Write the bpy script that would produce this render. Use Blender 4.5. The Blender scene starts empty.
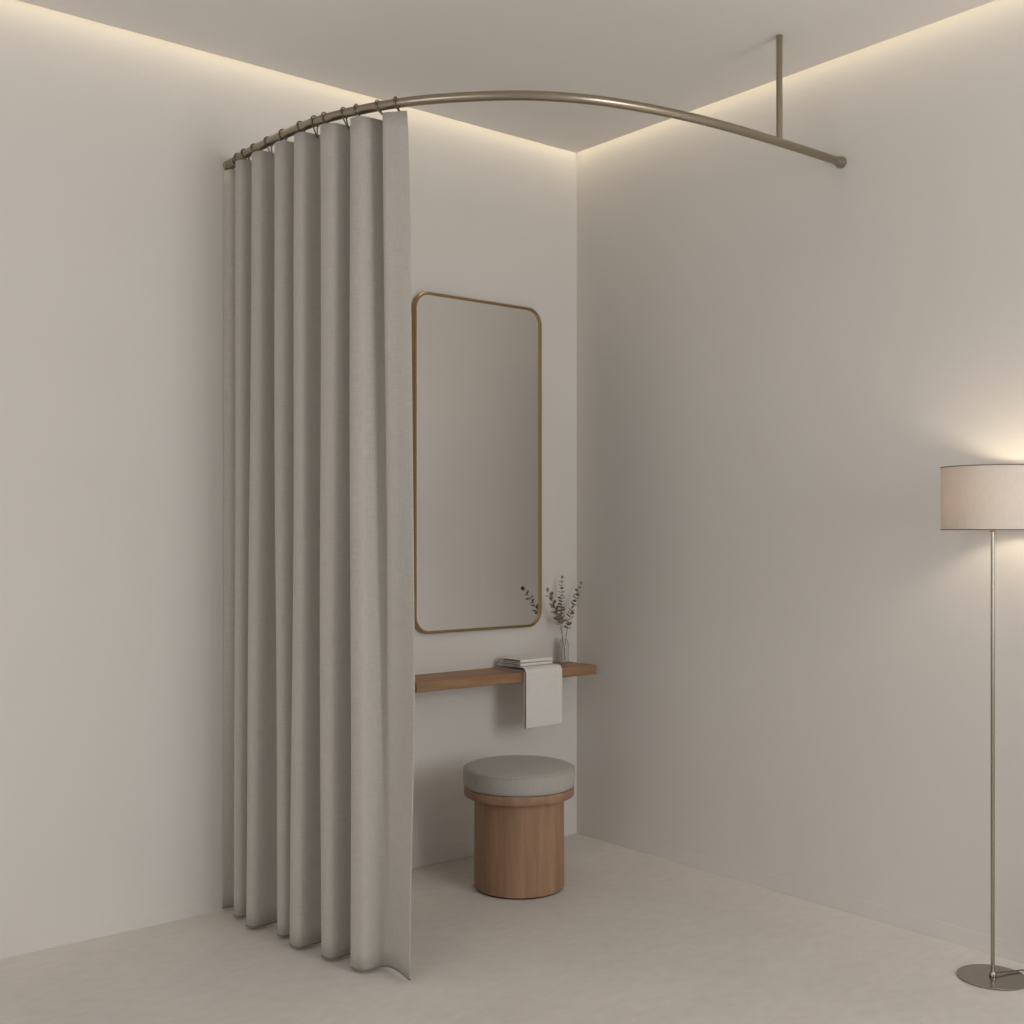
import bpy, bmesh, math, random
from mathutils import Vector, Matrix
random.seed(7)
S = bpy.context.scene
COL = S.collection
PI = math.pi

# ------------------------------------------------------------------ materials
def srgb(r, g, b):
    f = lambda c: (c/255/12.92) if c/255 <= .04045 else ((c/255+.055)/1.055)**2.4
    return (f(r), f(g), f(b), 1)

class MT:
    def __init__(s, name):
        s.m = bpy.data.materials.new(name); s.m.use_nodes = True
        s.n = s.m.node_tree.nodes; s.l = s.m.node_tree.links
        s.b = s.n['Principled BSDF']; s.out = s.n['Material Output']
    def node(s, t, **kw):
        n = s.n.new(t)
        for k, v in kw.items():
            if k in n.inputs: n.inputs[k].default_value = v
            else: setattr(n, k, v)
        return n
    def coords(s, scale=(1, 1, 1), kind='Object', rot=(0, 0, 0)):
        t = s.node('ShaderNodeTexCoord'); mp = s.node('ShaderNodeMapping')
        mp.inputs['Scale'].default_value = scale; mp.inputs['Rotation'].default_value = rot
        s.l.new(t.outputs[kind], mp.inputs['Vector']); return mp.outputs['Vector']
    def noise(s, vec, scale, detail=4, rough=.5):
        n = s.node('ShaderNodeTexNoise', Scale=scale, Detail=detail, Roughness=rough)
        s.l.new(vec, n.inputs['Vector']); return n.outputs['Fac']
    def ramp(s, fac, stops):
        r = s.node('ShaderNodeValToRGB'); e = r.color_ramp.elements
        while len(e) < len(stops): e.new(.5)
        for el, (p, c) in zip(e, stops): el.position = p; el.color = c
        s.l.new(fac, r.inputs['Fac']); return r.outputs['Color']
    def mixc(s, fac, a, b, mode='MIX'):
        m = s.node('ShaderNodeMix', data_type='RGBA', blend_type=mode)
        if hasattr(fac, 'links'): s.l.new(fac, m.inputs[0])
        else: m.inputs[0].default_value = fac
        for v, i in ((a, 6), (b, 7)):
            if hasattr(v, 'links'): s.l.new(v, m.inputs[i])
            else: m.inputs[i].default_value = v
        return m.outputs[2]
    def bump(s, h, strength, dist=.01):
        b = s.node('ShaderNodeBump', Strength=strength, Distance=dist)
        s.l.new(h, b.inputs['Height']); s.l.new(b.outputs['Normal'], s.b.inputs['Normal'])
    def set(s, **kw):
        for k, v in kw.items():
            k = k.replace('_', ' ')
            if hasattr(v, 'links'): s.l.new(v, s.b.inputs[k])
            else: s.b.inputs[k].default_value = v
        return s

def plaster(name, c0, c1):
    t = MT(name); v = t.coords()
    f = t.noise(v, 1.1, 6, .6)
    t.set(Base_Color=t.ramp(f, [(.3, c0), (.7, c1)]), Roughness=.9)
    t.b.inputs['Specular IOR Level'].default_value = .15
    t.bump(t.noise(v, 60, 5, .6), .08, .004)
    return t.m

def cement():
    t = MT('microcement'); v = t.coords()
    f = t.noise(v, 2.2, 9, .62); g = t.noise(t.coords((6, 11, 6), rot=(0, 0, .6)), 2.6, 6, .6)
    c = t.ramp(f, [(.3, (.60, .57, .54, 1)), (.72, (.69, .66, .63, 1))])
    c = t.mixc(.35, c, t.ramp(g, [(.35, (.59, .555, .525, 1)), (.65, (.72, .69, .66, 1))]))
    t.set(Base_Color=c, Roughness=t.ramp(f, [(.3, (.42,)*3+(1,)), (.7, (.58,)*3+(1,))]))
    t.b.inputs['Specular IOR Level'].default_value = .3
    t.bump(g, .05, .004)
    return t.m

def wood(name, dark, mid, light, scale=(1, 1, 1), rings=True):
    t = MT(name); v = t.coords(scale)
    f = t.noise(v, 3.0, 8, .62)
    fine = t.noise(t.coords(tuple(a*4 for a in scale)), 8, 4, .7)
    c = t.ramp(f, [(.28, dark), (.5, mid), (.72, light)])
    c = t.mixc(t.ramp(fine, [(.35, (0, 0, 0, 1)), (.75, (.45,)*3+(1,))]), c, dark)
    t.set(Base_Color=c, Roughness=.5)
    t.b.inputs['Specular IOR Level'].default_value = .3
    t.bump(fine, .08, .002)
    return t.m

def metal(name, col, rough, aniso=0):
    t = MT(name); f = t.noise(t.coords((9, 9, 9)), 2, 2)
    t.set(Base_Color=col, Metallic=1.0, Roughness=t.ramp(f, [(.3, (rough-.02,)*3+(1,)), (.7, (rough+.02,)*3+(1,))]))
    return t.m

def fabric(name, c0, c1, scale, uv=False, bump=.25, transl=0):
    t = MT(name)
    kind = 'UV' if uv else 'Object'
    a = t.noise(t.coords((scale*.04, scale, scale), kind), 1, 3, .6)   # weft threads
    b = t.noise(t.coords((scale, scale*.04, scale*.04), kind), 1, 3, .6)   # warp threads
    m = t.node('ShaderNodeMath', operation='ADD'); t.l.new(a, m.inputs[0]); t.l.new(b, m.inputs[1])
    h = t.node('ShaderNodeMath', operation='MULTIPLY'); t.l.new(m.outputs[0], h.inputs[0]); h.inputs[1].default_value = .5
    t.set(Base_Color=t.ramp(h.outputs[0], [(.36, c0), (.62, c1)]), Roughness=.95)
    t.b.inputs['Specular IOR Level'].default_value = .1
    t.b.inputs['Sheen Weight'].default_value = .15
    t.bump(h.outputs[0], bump, .003)
    if transl:
        tr = t.node('ShaderNodeBsdfTranslucent'); tr.inputs['Color'].default_value = c1
        mx = t.node('ShaderNodeMixShader'); mx.inputs[0].default_value = transl
        t.l.new(t.b.outputs[0], mx.inputs[1]); t.l.new(tr.outputs[0], mx.inputs[2])
        t.l.new(mx.outputs[0], t.out.inputs['Surface'])
    return t.m

WALL = plaster('wall_plaster', (.70, .678, .648, 1), (.73, .71, .683, 1))
CEIL = plaster('ceiling_paint', (.84, .81, .77, 1), (.86, .835, .80, 1))
BASE = plaster('baseboard_paint', (.72, .70, .67, 1), (.74, .72, .69, 1))
FLOOR = cement()
OAK_S = wood('oak_shelf', (.22, .125, .065, 1), (.32, .185, .10, 1), (.41, .25, .145, 1), (1.2, 9, 9))
OAK_V = wood('oak_stool', (.25, .145, .088, 1), (.33, .20, .125, 1), (.41, .26, .17, 1), (8, 8, .7))
NICKEL = metal('brushed_nickel', (.36, .315, .245, 1), .3)
RINGM = metal('dark_nickel_wire', (.24, .20, .15, 1), .35)
BRASS = metal('satin_brass', (.38, .26, .12, 1), .32)
LAMPM = metal('lamp_nickel', (.36, .325, .27, 1), .25)
LINEN = fabric('curtain_linen', (.44, .415, .378, 1), (.535, .51, .472, 1), 520, True, .18, .06)
FELT = fabric('stool_fabric', (.35, .335, .31, 1), (.45, .435, .41, 1), 700, False, .3)
TOWEL = fabric('towel_cotton', (.68, .665, .64, 1), (.78, .765, .74, 1), 900, False, .12)
def simple(name, c, rough=.6, **kw):
    t = MT(name); f = t.noise(t.coords(), 40, 3)
    d = tuple(x*.8 for x in c[:3])+(1,)
    t.set(Base_Color=t.ramp(f, [(.3, d), (.7, c)]), Roughness=rough, **kw); return t.m
PIPING = simple('piping_cord', (.19, .175, .155, 1), .9)
FOOT = simple('dark_foot', (.03, .025, .02, 1), .6)
LEAF = simple('dried_leaf', (.26, .21, .165, 1), .7)
STEM = simple('dried_stem', (.12, .095, .07, 1), .7)
CORD = simple('lamp_cord_plastic', (.10, .09, .075, 1), .5)
RIM = simple('shade_rim_tape', (.16, .12, .085, 1), .8)
t = MT('mirror_silver'); t.set(Base_Color=(.90, .885, .86, 1), Metallic=1.0, Roughness=.02); MIRROR = t.m
t = MT('clear_glass'); t.set(Base_Color=(.93, .94, .93, 1), Roughness=.02, IOR=1.4)
t.b.inputs['Transmission Weight'].default_value = 1.0; GLASS = t.m
t = MT('lampshade_fabric')
f = t.noise(t.coords((500, 500, 40)), 1, 3)
c = t.ramp(f, [(.3, (.68, .655, .62, 1)), (.7, (.76, .735, .70, 1))])
t.set(Base_Color=c, Roughness=.95)
tr = t.node('ShaderNodeBsdfTranslucent'); tr.inputs['Color'].default_value = (.64, .54, .42, 1)
mx = t.node('ShaderNodeMixShader'); mx.inputs[0].default_value = .27
t.l.new(t.b.outputs[0], mx.inputs[1]); t.l.new(tr.outputs[0], mx.inputs[2]); t.l.new(mx.outputs[0], t.out.inputs['Surface'])
SHADE = t.m
t = MT('bulb_glow'); t.set(Base_Color=(.9, .85, .75, 1))
t.b.inputs['Emission Color'].default_value = (1, .83, .62, 1); t.b.inputs['Emission Strength'].default_value = 62
BULB = t.m

# ------------------------------------------------------------------ mesh helpers
def obj(name, bm, mat, parent=None, smooth=None):
    bmesh.ops.recalc_face_normals(bm, faces=bm.faces)
    me = bpy.data.meshes.new(name); bm.to_mesh(me); bm.free()
    o = bpy.data.objects.new(name, me); COL.objects.link(o)
    me.materials.append(mat)
    if smooth is not None:
        me.shade_smooth()
        if smooth < 180: me.set_sharp_from_angle(angle=math.radians(smooth))
    if parent: o.parent = parent
    return o
def thing(name, label, cat, loc=(0, 0, 0), group=None):
    o = bpy.data.objects.new(name, None); COL.objects.link(o); o.location = loc
    o.empty_display_size = .1
    return tag(o, label, cat, group)
def tag(o, label, cat, group=None):
    o['label'] = label; o['category'] = cat
    if group: o['group'] = group
    return o
def struct(name, bm, mat):
    o = obj(name, bm, mat); o['kind'] = 'structure'; return o
def box(bm, x0, x1, y0, y1, z0, z1, bev=0, seg=2):
    r = bmesh.ops.create_cube(bm, size=1, matrix=Matrix.Translation(((x0+x1)/2, (y0+y1)/2, (z0+z1)/2)) @ Matrix.Diagonal((x1-x0, y1-y0, z1-z0, 1)))
    if bev:
        es = list({e for v in r['verts'] for e in v.link_edges})
        bmesh.ops.bevel(bm, geom=es, offset=bev, segments=seg, affect='EDGES', profile=.5)
    return bm
def lathe(bm, prof, seg=64, cap0=True, cap1=True, M=None):
    M = M or Matrix.Identity(4); rings = []
    for r, z in prof:
        rings.append([bm.verts.new(M @ Vector((r*math.cos(2*PI*k/seg), r*math.sin(2*PI*k/seg), z))) for k in range(seg)])
    for a, b in zip(rings, rings[1:]):
        for k in range(seg):
            bm.faces.new((a[k], a[(k+1) % seg], b[(k+1) % seg], b[k]))
    if cap0: bm.faces.new(rings[0][::-1])
    if cap1: bm.faces.new(rings[-1])
    return bm
def tube(bm, pts, rad, seg=12, closed=False, caps=True):
    pts = [Vector(p) for p in pts]; n = len(pts)
    rd = rad if isinstance(rad, (list, tuple)) else [rad]*n
    rings = []; up = None
    for i, p in enumerate(pts):
        if closed: t = (pts[(i+1) % n]-pts[i-1]).normalized()
        else: t = (pts[min(i+1, n-1)]-pts[max(i-1, 0)]).normalized()
        if up is None:
            up = Vector((0, 0, 1)) if abs(t.z) < .9 else Vector((1, 0, 0))
        u = (up-t*up.dot(t)).normalized(); w = t.cross(u); up = u
        rings.append([bm.verts.new(p+(u*math.cos(2*PI*k/seg)+w*math.sin(2*PI*k/seg))*rd[i]) for k in range(seg)])
    m = n if closed else n-1
    for i in range(m):
        a, b = rings[i], rings[(i+1) % n]
        for k in range(seg):
            bm.faces.new((a[k], a[(k+1) % seg], b[(k+1) % seg], b[k]))
    if not closed and caps:
        bm.faces.new(rings[0][::-1]); bm.faces.new(rings[-1])
    return bm
def crom(P, t):
    n = len(P)-1; i = max(0, min(int(t), n-1)); u = t-i
    g = lambda k: P[max(0, min(n, k))]
    return tuple(.5*(2*b+(c-a)*u+(2*a-5*b+4*c-d)*u*u+(3*b-a-3*c+d)*u**3) for a, b, c, d in zip(g(i-1), g(i), g(i+1), g(i+2)))
NB = bmesh.new

# ------------------------------------------------------------------ setting
ZC = 2.995; GAP = .042; ZT = 3.25
struct('floor', box(NB(), -6.5, .1, -6.5, .1, -.1, 0), FLOOR)
struct('wall_back', box(NB(), -6.5, .1, 0, .1, 0, ZT), WALL)
struct('wall_right', box(NB(), 0, .1, -6.5, 0, 0, ZT), WALL)
struct('ceiling', box(NB(), -6.5, -GAP, -6.5, -GAP, ZC, ZC+.03), CEIL)
struct('trim_1', box(NB(), -6.5, .1, -6.5, .1, ZT, ZT+.05), CEIL)
struct('baseboard_back', box(NB(), -6.5, 0, -.002, 0, 0, .058, .0012, 1), WALL)
struct('baseboard_right', box(NB(), -.002, 0, -6.5, -.002, 0, .058, .0012, 1), WALL)

# ------------------------------------------------------------------ curtain rod
ZR = 2.64; RR = .0145
RP = [(-1.672, 0), (-1.670, -.2), (-1.665, -.404), (-1.635, -.638), (-1.522, -.906), (-1.337, -1.121), (-1.19, -1.226), (-1.013, -1.301), (-.719, -1.361), (-.35, -1.382), (0, -1.383)]
def rod(t):
    p = crom(RP, t); q0 = crom(RP, max(t-.01, 0)); q1 = crom(RP, min(t+.01, 9.999))
    T = Vector((q1[0]-q0[0], q1[1]-q0[1], 0)).normalized()
    return Vector((p[0], p[1], ZR)), T
R = thing('curtain_rod', 'curved brushed nickel curtain rod spanning from back wall to right wall under the ceiling', 'curtain rod', (-1.672, 0, ZR))
def local(bm, root):
    bmesh.ops.translate(bm, vec=-Vector(root.location), verts=bm.verts); return bm
pts = [rod(i/12)[0] for i in range(0, 120)] + [Vector((-.001, -1.383, ZR))]
pts[0] = Vector((-1.672, -.001, ZR))
# smooth the path a little
for _ in range(14):
    pts = [pts[0]]+[(pts[i-1]+pts[i]*2+pts[i+1])/4 for i in range(1, len(pts)-1)]+[pts[-1]]
for p in pts: p.z -= .010*max(0, 1+p.y/.16)**2
obj('rod_tube', local(tube(NB(), pts, RR, 20), R), NICKEL, R, 50)
def flange(p, d, prof):
    M = Matrix.Translation(p) @ Vector((0, 0, 1)).rotation_difference(Vector(d)).to_matrix().to_4x4()
    return lathe(NB(), prof, 32, M=M)
obj('wall_flange', local(flange((-1.672, 0, ZR-.0095), (0, -1, 0), [(.0182, .0), (.0182, .006), (.0150, .008), (.0150, .016), (.0178, .018), (.0178, .066), (.0165, .068), (.0146, .068)]), R), NICKEL, R, 40)
obj('wall_flange', local(flange((0, -1.383, ZR), (-1, 0, 0), [(.0205, .0), (.0205, .010), (.018, .016), (.0160, .03), (.0146, .034)]), R), NICKEL, R, 40)
sp = obj('ceiling_support', local(tube(NB(), [(-.349, -1.383, ZR+.008), (-.349, -1.383, ZC)], .0105, 20), R), NICKEL, R, 50)
obj('support_cap', local(lathe(NB(), [(.0113, ZC-.01), (.0118, ZC)], 24, M=Matrix.Translation((-.349, -1.383, 0))), R), NICKEL, sp, 40)

# ------------------------------------------------------------------ curtain
# plan control points from the wall outwards: wall end, valley, ridge, valley, ... ridge, free end
ZTOP = 2.606
bA = [(-1.697, -.100), (-1.714, -.223), (-1.675, -.370), (-1.687, -.471), (-1.663, -.631), (-1.647, -.776)]
bB = [(-1.692, -.136), (-1.706, -.266), (-1.671, -.409), (-1.687, -.533), (-1.656, -.684), (-1.638, -.830)]
tA = [(-1.699, -.123), (-1.696, -.235), (-1.690, -.386), (-1.682, -.501), (-1.662, -.630), (-1.624, -.746)]
tB = [(-1.700, -.170), (-1.698, -.298), (-1.688, -.436), (-1.679, -.552), (-1.650, -.684), (-1.611, -.792)]
BOT = [(-1.698, -.012), (-1.660, -.016), (-1.60, -.03), (-1.59, -.075)]
TOP = [(-1.690, -.012), (-1.680, -.05), (-1.625, -.065), (-1.615, -.10)]
for i in range(6):
    a, b, c, d = bA[i], bB[i], tA[i], tB[i]; a = (a[0]+.005, a[1]); b = (b[0]+.004, b[1])
    BOT += [a, b]; TOP += [c, d]
    if i < 5:
        na, nc = bA[i+1], tA[i+1]
        BOT += [(b[0]+.095, b[1]-.004), (na[0]+.095, na[1]+.012)]
        TOP += [(d[0]+.072, d[1]-.012), (nc[0]+.078, nc[1]+.004)]
BOT += [(-1.591, -.838), (-1.566, -.842), (-1.553, -.864), (-1.555, -.913), (-1.567, -.982)]
TOP += [(-1.535, -.800), (-1.512, -.824), (-1.574, -.848), (-1.552, -.879), (-1.526, -.907)]
assert len(TOP) == len(BOT)
NU, NV = 10, 46
def plan(u, k):   # k 0 bottom .. 1 top
    P = [tuple(b+(a-b)*k for a, b in zip(tp, bt)) for tp, bt in zip(TOP, BOT)]
    x, y = crom(P, u)
    e = max(0, u-(len(BOT)-3))/2; g = ((1-k)/.58)**.6 if k > .42 else (k/.42)**2.2
    return x+.016*e*math.sin(g*PI/2), y-.006*e*math.sin(g*PI/2)
bm = NB(); uvl = bm.loops.layers.uv.new('UVMap')
n = len(BOT)-1; grid = []; uc = []
prevp = None; acc = 0
for i in range(n*NU+1):
    p = plan(min(i/NU, n-1e-6), .5)
    if prevp: acc += math.dist(p, prevp)
    prevp = p; uc.append(acc)
for j in range(NV+1):
    v = j/NV
    k = v**.8                                        # folds open up towards the hem
    row = []
    for i in range(n*NU+1):
        u = min(i/NU, n-1e-6)
        x, y = plan(u, k)
        w = math.sin(PI*v)
        x += .003*w*math.sin(u*1.1+v*5); y += .003*w*math.sin(u*.9+v*4+1)
        z = .014+(ZTOP+.005*max(0, u-(len(BOT)-4))/3-.014)*v
        row.append(bm.verts.new((x, min(y, -.0085), z)))
    grid.append(row)
for j in range(NV):
    for i in range(n*NU):
        fc = bm.faces.new((grid[j][i], grid[j][i+1], grid[j+1][i+1], grid[j+1][i]))
        for lp, (a, b) in zip(fc.loops, ((i, j), (i+1, j), (i+1, j+1), (i, j+1))):
            lp[uvl].uv = (uc[a], b/NV*2.6)
cur = obj('curtain', bm, LINEN, None, 180)
tag(cur, 'pleated pale grey linen curtain hanging from the curved rod to the floor', 'curtain')
md = cur.modifiers.new('thickness', 'SOLIDIFY'); md.thickness = .003; md.offset = 0
# stitched hem along the bottom and free edge
hb = NB(); hp = []
for i in range(n*NU+1):
    x, y = plan(min(i/NU, n-1e-6), 0); hp.append((x, min(y, -.0085), .0135))
tube(hb, hp, .0032, 6)
obj('hem', hb, simple('hem_fold', (.22, .20, .175, 1), .9), cur, 60)['label'] = 'darker rolled bottom hem'

# rings
ORD = ['first', 'second', 'third', 'fourth', 'fifth', 'sixth', 'seventh', 'eighth', 'ninth', 'tenth', 'eleventh']
ring_t = [.469, .689, 1.005, 1.485, 1.944, 2.414, 2.729, 2.918, 3.214, 3.389, 3.649, 3.861]
topc = [plan(min(i/40, n-1e-6), 1) for i in range(n*40)]
for k, tt in enumerate(ring_t):
    p, T = rod(tt); p.z -= .010*max(0, 1+p.y/.16)**2; nn = Vector((T.y, -T.x, 0))
    # the hook leans out to a point of the curtain's heading
    best = min(topc, key=lambda q: math.dist(q, (p.x+T.x*.02-nn.x*.012, p.y+T.y*(.012+.006*(k % 3))-nn.y*.012)))
    ap = Vector((best[0], best[1], ZTOP-.012))
    d = Vector((ap.x-p.x, ap.y-p.y, 0))
    path = []; r0 = .0170
    a0 = math.radians(150)
    for q in range(25):
        a = -a0+2*a0*q/24
        s = (1-math.cos(a))/2
        path.append(p+Vector((0, 0, math.cos(a)*r0+.0008))+nn*math.sin(a)*r0+d*.12*s)
    for q in range(1, 8):
        f_ = q/8; path.append(path[24].lerp(ap, f_))
    path.append(ap)
    for q in range(1, 8):
        f_ = q/8; path.append(ap.lerp(path[0], f_))
    if k == 0: lb = 'wire curtain ring on the curved rod closest to the wall bracket'
    elif k == 11: lb = 'wire curtain ring at the free end of the curtain, farthest from the wall bracket'
    else: lb = '%s wire curtain ring from the wall bracket along the curved rod' % ORD[k]
    b = tube(NB(), path, .0023, 8, closed=True)
    bmesh.ops.translate(b, vec=-p, verts=b.verts)
    o = obj('curtain_ring', b, RINGM, None, 180); o.location = p
    tag(o, lb, 'curtain ring', 'metal rings along the curved curtain rod')

# ------------------------------------------------------------------ mirror
def rrect(x0, x1, z0, z1, r, seg=14):
    P = []
    for cx, cz, a0 in ((x1-r, z1-r, 0), (x0+r, z1-r, 90), (x0+r, z0+r, 180), (x1-r, z0+r, 270)):
        for k in range(seg+1):
            a = math.radians(a0+90*k/seg); P.append((cx+r*math.cos(a), cz+r*math.sin(a)))
    return P
X0, X1, Z0, Z1 = -.888, -.2265, .930, 2.290
M_ = thing('wall_mirror', 'tall wall mirror with rounded corners in a thin brass frame above the shelf', 'mirror', (-.5725, 0, Z0))
bm = NB()
sec = [(0, -.001), (0, -.025), (.002, -.027), (.008, -.027), (.010, -.0255), (.010, -.012), (.010, -.001)]
loops = []
for ins, y in sec:
    loops.append([bm.verts.new((x, y, z)) for x, z in rrect(X0+ins, X1-ins, Z0+ins, Z1-ins, .072-ins)])
for a, b in zip(loops, loops[1:]+loops[:1]):
    for k in range(len(a)): bm.faces.new((a[k], a[(k+1) % len(a)], b[(k+1) % len(a)], b[k]))
obj('frame', local(bm, M_), BRASS, M_, 35)
bm = NB(); bm.faces.new([bm.verts.new((x, -.0195, z)) for x, z in rrect(X0+.0095, X1-.0095, Z0+.0095, Z1-.0095, .063)])
r_ = bmesh.ops.extrude_face_region(bm, geom=bm.faces[:]); bmesh.ops.translate(bm, vec=(0, .016, 0), verts=[v for v in r_['geom'] if isinstance(v, bmesh.types.BMVert)])
obj('mirror_glass', local(bm, M_), MIRROR, M_)

# ------------------------------------------------------------------ shelf
ZS = .768
sh = obj('wall_shelf', box(NB(), -.465, .465, -.1, .1, -.0395, 0, .0015, 1), OAK_S)
sh.location = (-.534, -.1, ZS)
tag(sh, 'slim brown oak floating shelf on the back wall beneath the mirror', 'shelf')

# ------------------------------------------------------------------ towels
def strip(path, th, x0, x1, bm, nx=16, wob=.0006):
    """a cloth band following a YZ path, width along x"""
    P = [Vector((0, a, b)) for a, b in path]; m = len(P); rows = []
    for i, p in enumerate(P):
        t_ = (P[min(i+1, m-1)]-P[max(i-1, 0)]).normalized(); nrm = Vector((0, -t_.z, t_.y))
        rows.append([[bm.verts.new((x0+(x1-x0)*q/nx+random.uniform(-wob, wob), *(p+nrm*s*th/2*(1-.45*abs(2*q/nx-1)**8))[1:])) for q in range(nx+1)] for s in (-1, 1)])
    for i in range(m-1):
        for s in (0, 1):
            for q in range(nx): bm.faces.new((rows[i][s][q], rows[i][s][q+1], rows[i+1][s][q+1], rows[i+1][s][q]))
        for q in (0, nx): bm.faces.new((rows[i][0][q], rows[i+1][0][q], rows[i+1][1][q], rows[i][1][q]))
    for i in (0, m-1):
        for q in range(nx): bm.faces.new((rows[i][0][q], rows[i][0][q+1], rows[i][1][q+1], rows[i][1][q]))
    return bm
def folded(zb, th, x0, x1, yf, yb):
    """a towel folded in half with the fold towards the room: lower layer, round fold, upper layer"""
    r = th*.75; path = [(yb, zb+th/2)]
    for k in range(1, 9): path.append((yb+(yf+r-yb)*k/8, zb+th/2))
    for k in range(1, 12):
        a = -PI/2-PI*k/12; path.append((yf+r+r*math.cos(a), zb+th/2+r+r*math.sin(a)))
    for k in range(0, 9): path.append((yf+r+(yb-yf-r)*k/8, zb+th/2+2*r))
    return strip(path, th, x0, x1, NB())
TX0, TX1 = -.478, -.285
th = .007
# draped towel: doubled over, its fold at the bottom, both layers running back over the shelf edge
ti, gap = .0032, .0115
def over(c, zi):
    r = .008+c
    P = [(-.03-.166*k/10, ZS+.0008+c) for k in range(11)]
    P += [(-.1965+r*math.cos(PI/2+PI/2*k/8), ZS-.008+.0008+r*math.sin(PI/2+PI/2*k/8)) for k in range(1, 9)]
    e = P[-1]
    return P+[(e[0], e[1]-(e[1]-zi)*k/12) for k in range(1, 13)]
ci, co_ = ti/2, ti*1.5+gap
zf = .546; A_ = over(co_, zf); B_ = over(ci, zf); rr = (co_-ci)/2
turn = [(A_[-1][0]+rr-rr*math.cos(PI*k/8), zf-rr*.8*math.sin(PI*k/8)) for k in range(1, 8)]
hang_t = obj('draped_towel', strip(A_+turn+B_[::-1], ti, TX0, TX1, NB(), 18, .0002), TOWEL, None, 50)
tag(hang_t, 'white towel draped down over the front edge of the oak shelf', 'towel')
zt0 = ZS+.0008+ti*2+gap
t2 = obj('folded_towel', folded(zt0+.0008, .0048, TX0+.003, -.303, -.181, -.046), TOWEL, None, 50)
tag(t2, 'lower folded white towel of the stack, directly on the draped towel', 'towel', 'folded towels on the shelf')
t3 = obj('folded_towel', folded(zt0+.0008+.0048*2.5+.0014, .0058, TX0+.006, -.299, -.178, -.048), TOWEL, None, 50)
tag(t3, 'folded white towel topmost of the stack on the oak shelf', 'towel', 'folded towels on the shelf')

# ------------------------------------------------------------------ vase and sprigs
VX, VY = -.1235, -.053
bm = NB()
prof = [(.004, .0008), (.0195, .0008), (.0215, .003), (.0215, .075), (.0200, .086), (.0165, .094), (.0145, .099), (.0150, .103), (.0136, .103), (.0132, .099), (.0150, .094), (.0186, .086), (.0203, .075), (.0203, .005), (.004, .004)]
lathe(bm, prof, 40)
vase = obj('bud_vase', bm, GLASS, None, 40); vase.location = (VX, VY, ZS)
tag(vase, 'small clear glass bud vase holding dried sprigs at the right end of the shelf', 'vase')
def sprig(p0, p1, p2, p3, nleaf, size, label, start=.36, seed=0):
    rnd = random.Random(seed)
    B = lambda t: (Vector(p0)*(1-t)**3+Vector(p1)*3*t*(1-t)**2+Vector(p2)*3*t*t*(1-t)+Vector(p3)*t**3)
    root = thing('eucalyptus_sprig', label, 'plant', p0, 'dried sprigs in the glass vase')
    st = obj('stem', local(tube(NB(), [B(k/24) for k in range(25)], [.0013-.0007*k/24 for k in range(25)], 6), root), STEM, root, 60)
    bm = NB()
    for k in range(nleaf):
        t = start+(1-start)*k/(nleaf-1); c = B(t); T = (B(min(t+.02, 1))-B(max(t-.02, 0))).normalized()
        sz = size*(1.06-.34*(k/(nleaf-1)))*rnd.uniform(.85, 1.15)
        a0 = k*1.571+rnd.uniform(-.4, .4)
        side = T.cross(Vector((.3, 1, .2))).normalized(); oth = T.cross(side)
        for s in ((0,) if k == nleaf-1 else (0, PI)):
            d = (side*math.cos(a0+s)+oth*math.sin(a0+s))
            if k == nleaf-1: ax = T
            else: ax = (d+T*rnd.uniform(.35, .8)).normalized()
            nr = ax.cross(T.cross(d) if k < nleaf-1 else side).normalized()
            nr = (nr+Vector((rnd.uniform(-.5, .5), rnd.uniform(-.5, .5), rnd.uniform(-.5, .5)))).normalized()
            wv = ax.cross(nr).normalized(); nr = wv.cross(ax)
            base = c+ax*.002
            N = 12; ctr = bm.verts.new(base+ax*sz*.5-nr*sz*.10); rim = []
            for q in range(N):
                an = 2*PI*q/N
                ln = .5-.5*math.cos(an); wd = math.sin(an)*.46*(1-.18*math.cos(an*1))
                rim.append(bm.verts.new(base+ax*sz*ln+wv*sz*wd+nr*sz*.06*abs(math.sin(an))))
            for q in range(N): bm.faces.new((ctr, rim[q], rim[(q+1) % N]))
    obj('leaves', local(bm, root), LEAF, root, 180)
    return root
m = (VX, VY, ZS+.101)
sprig((VX+.009, VY+.002, ZS+.012), (VX-.004, VY-.002, ZS+.11), (VX-.03, VY-.014, ZS+.18), (-.252, VY-.045, 1.080), 10, .025, 'dried brown leafy sprig leaning left in the glass vase, nearest the mirror', .57, 1)
sprig((VX-.006, VY+.008, ZS+.012), (VX+.001, VY+.004, ZS+.11), (VX-.018, VY+.004, ZS+.22), (-.131, VY+.004, 1.130), 15, .0195, 'dried brown leafy sprig standing upright and tallest in the glass vase', .50, 2)
sprig((VX-.004, VY-.009, ZS+.012), (VX+.004, VY-.002, ZS+.11), (VX+.018, VY-.004, ZS+.20), (-.027, VY+.002, 1.102), 15, .0195, 'dried brown leafy sprig leaning right in the glass vase, towards the corner', .46, 3)

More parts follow.
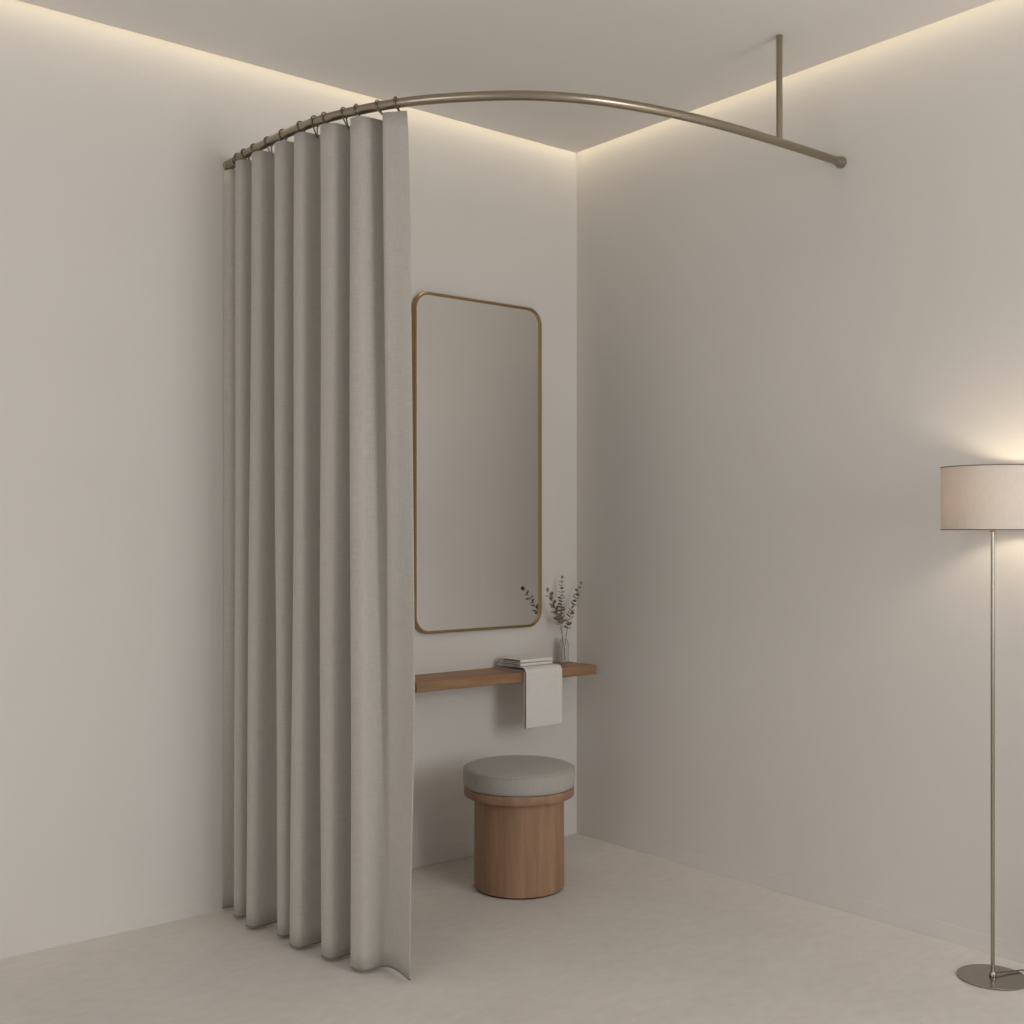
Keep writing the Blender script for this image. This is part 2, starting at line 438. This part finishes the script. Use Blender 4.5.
# ------------------------------------------------------------------ stool
ST = thing('round_stool', 'round stool with a grey fabric cushion on an oak drum below the shelf', 'stool', (-.702, -.446, 0))
obj('foot_plate', lathe(NB(), [(.160, 0), (.160, .007)], 72), FOOT, ST, 40)
obj('drum_base', lathe(NB(), [(.166, .006), (.169, .009), (.169, .352)], 96), OAK_V, ST, 40)
obj('seat_ring', lathe(NB(), [(.15, .350), (.2055, .350), (.207, .352), (.207, .380), (.2055, .382), (.15, .382)], 96), OAK_V, ST, 40)
cu = obj('cushion', lathe(NB(), [(.18, 0.3835), (.204, 0.3835), (.2085, 0.3880), (.2105, 0.4010), (.211, 0.4210), (.2105, 0.4380), (.209, 0.4460), (.206, 0.4515), (.200, 0.4555), (.188, 0.4595), (.16, 0.4640), (.12, 0.4675), (.07, 0.4695), (.03, 0.4700), (.003, 0.4700)], 96), FELT, ST, 60)
obj('piping', tube(NB(), [(.2085*math.cos(2*PI*k/96), .2085*math.sin(2*PI*k/96), .4485) for k in range(96)], .0018, 8, closed=True), FELT, cu, 180)

# ------------------------------------------------------------------ floor lamp
LX, LY = -.189, -2.049
LP = thing('floor_lamp', 'slim floor lamp with a pale drum shade standing beside the right wall', 'lamp', (LX, LY, 0))
obj('base', lathe(NB(), [(.1005, 0), (.102, .001), (.102, .004), (.1005, .0052), (.01, .0054)], 96), LAMPM, LP, 30)
po = obj('pole', tube(NB(), [(0, 0, .0065), (0, 0, 1.40)], .0060, 20), LAMPM, LP, 50)
obj('pole_collar', lathe(NB(), [(.0105, .0066), (.0105, .012), (.0085, .016), (.0075, .019), (.0062, .019)], 28), LAMPM, po, 40)
obj('shade_collar', lathe(NB(), [(.0062, 1.336), (.0078, 1.336), (.0078, 1.345), (.0062, 1.349)], 28), RINGM, po, 40)
bm = NB()
lathe(bm, [(.147, 1.3425), (.147, 1.531), (.1458, 1.531), (.1458, 1.3425)], 96, False, False)
shd = obj('lamp_shade', bm, SHADE, LP, 40)
for z in (1.3432, 1.5303):
    o = obj('shade_rim', lathe(NB(), [(.1476, z-.0014), (.1476, z+.0014), (.1454, z+.0014), (.1454, z-.0014), (.1476, z-.0014)], 96, False, False), RIM, shd, 30)
bm = NB()
for k in range(3):
    a = 2*PI*k/3+.4; tube(bm, [(.008*math.cos(a), .008*math.sin(a), 1.372), ((.146)*math.cos(a), (.146)*math.sin(a), 1.372)], .0012, 6)
obj('shade_spider', bm, LAMPM, shd, 60)
obj('bulb_socket', lathe(NB(), [(.0062, 1.372), (.013, 1.374), (.013, 1.405), (.011, 1.408)], 24), LAMPM, LP, 40)
obj('bulb', lathe(NB(), [(.009, 1.408), (.016, 1.418), (.025, 1.433), (.028, 1.445), (.025, 1.460), (.015, 1.470), (.002, 1.473)], 24), BULB, LP, 180)
cp = [(.007, .004, .0125), (.03, -.008, .0125), (.06, -.018, .010), (.09, -.030, .0092), (.112, -.04, .0085), (.135, -.055, .0032), (.155, -.09, .003), (.165, -.16, .003), (.168, -.4, .003), (.168, -.9, .003)]
obj('power_cord', tube(NB(), [crom(cp, i/8) for i in range(0, 8*(len(cp)-1))], .0022, 8), CORD, LP, 60)

# ------------------------------------------------------------------ light
def area(name, loc, rot, sx, sy, power, col):
    l = bpy.data.lights.new(name, 'AREA'); l.shape = 'RECTANGLE'; l.size = sx; l.size_y = sy; l.energy = power; l.color = col
    o = bpy.data.objects.new(name, l); COL.objects.link(o); o.location = loc; o.rotation_euler = rot; return o
WARM = (1, .85, .60)
for nm, lc, rz in (('cove_light_back', (-3.215, -.027, ZC+.125), 0), ('cove_light_right', (-.027, -3.215, ZC+.125), math.radians(-90))):
    o = area(nm, lc, (math.radians(9.5), 0, rz), 6.4, .018, 3.3, WARM); o.data.spread = math.radians(46)
area('window_light', (-.75, -5.4, 1.75), (math.radians(90), 0, 0), 1.3, 1.9, 49, (1, .985, .97))
area('right_wall_fill', (-6.3, -3.0, 1.5), (math.radians(90), 0, math.radians(-90)), 2.6, 2.0, 39, (1, .97, .94))  # fill lamp added at the open left side to lift the right wall, no window there

W = bpy.data.worlds.new('room_ambience'); S.world = W; W.use_nodes = True
bg = W.node_tree.nodes['Background']; bg.inputs[0].default_value = (1, .985, .97, 1); bg.inputs[1].default_value = .43

# ------------------------------------------------------------------ camera
cam = bpy.data.cameras.new('camera'); co = bpy.data.objects.new('camera', cam); COL.objects.link(co)
cam.sensor_width = 36; cam.lens = 1187.5/1024*36; cam.shift_y = 18.7/1024; cam.clip_start = .05
r_ = Vector((.7730163, -.6343862, 0)); f_ = Vector((.6343862, .7730163, 0)); u_ = Vector((0, 0, 1))
co.matrix_world = Matrix.Translation((-3.5598, -3.8858, 1.34)) @ Matrix((r_, u_, -f_)).transposed().to_4x4()
S.camera = co
S.view_settings.view_transform = 'Standard'
S.view_settings.look = 'None'
S.view_settings.exposure = 0
S.cycles.max_bounces = 10; S.cycles.diffuse_bounces = 6
S.cycles.caustics_reflective = False
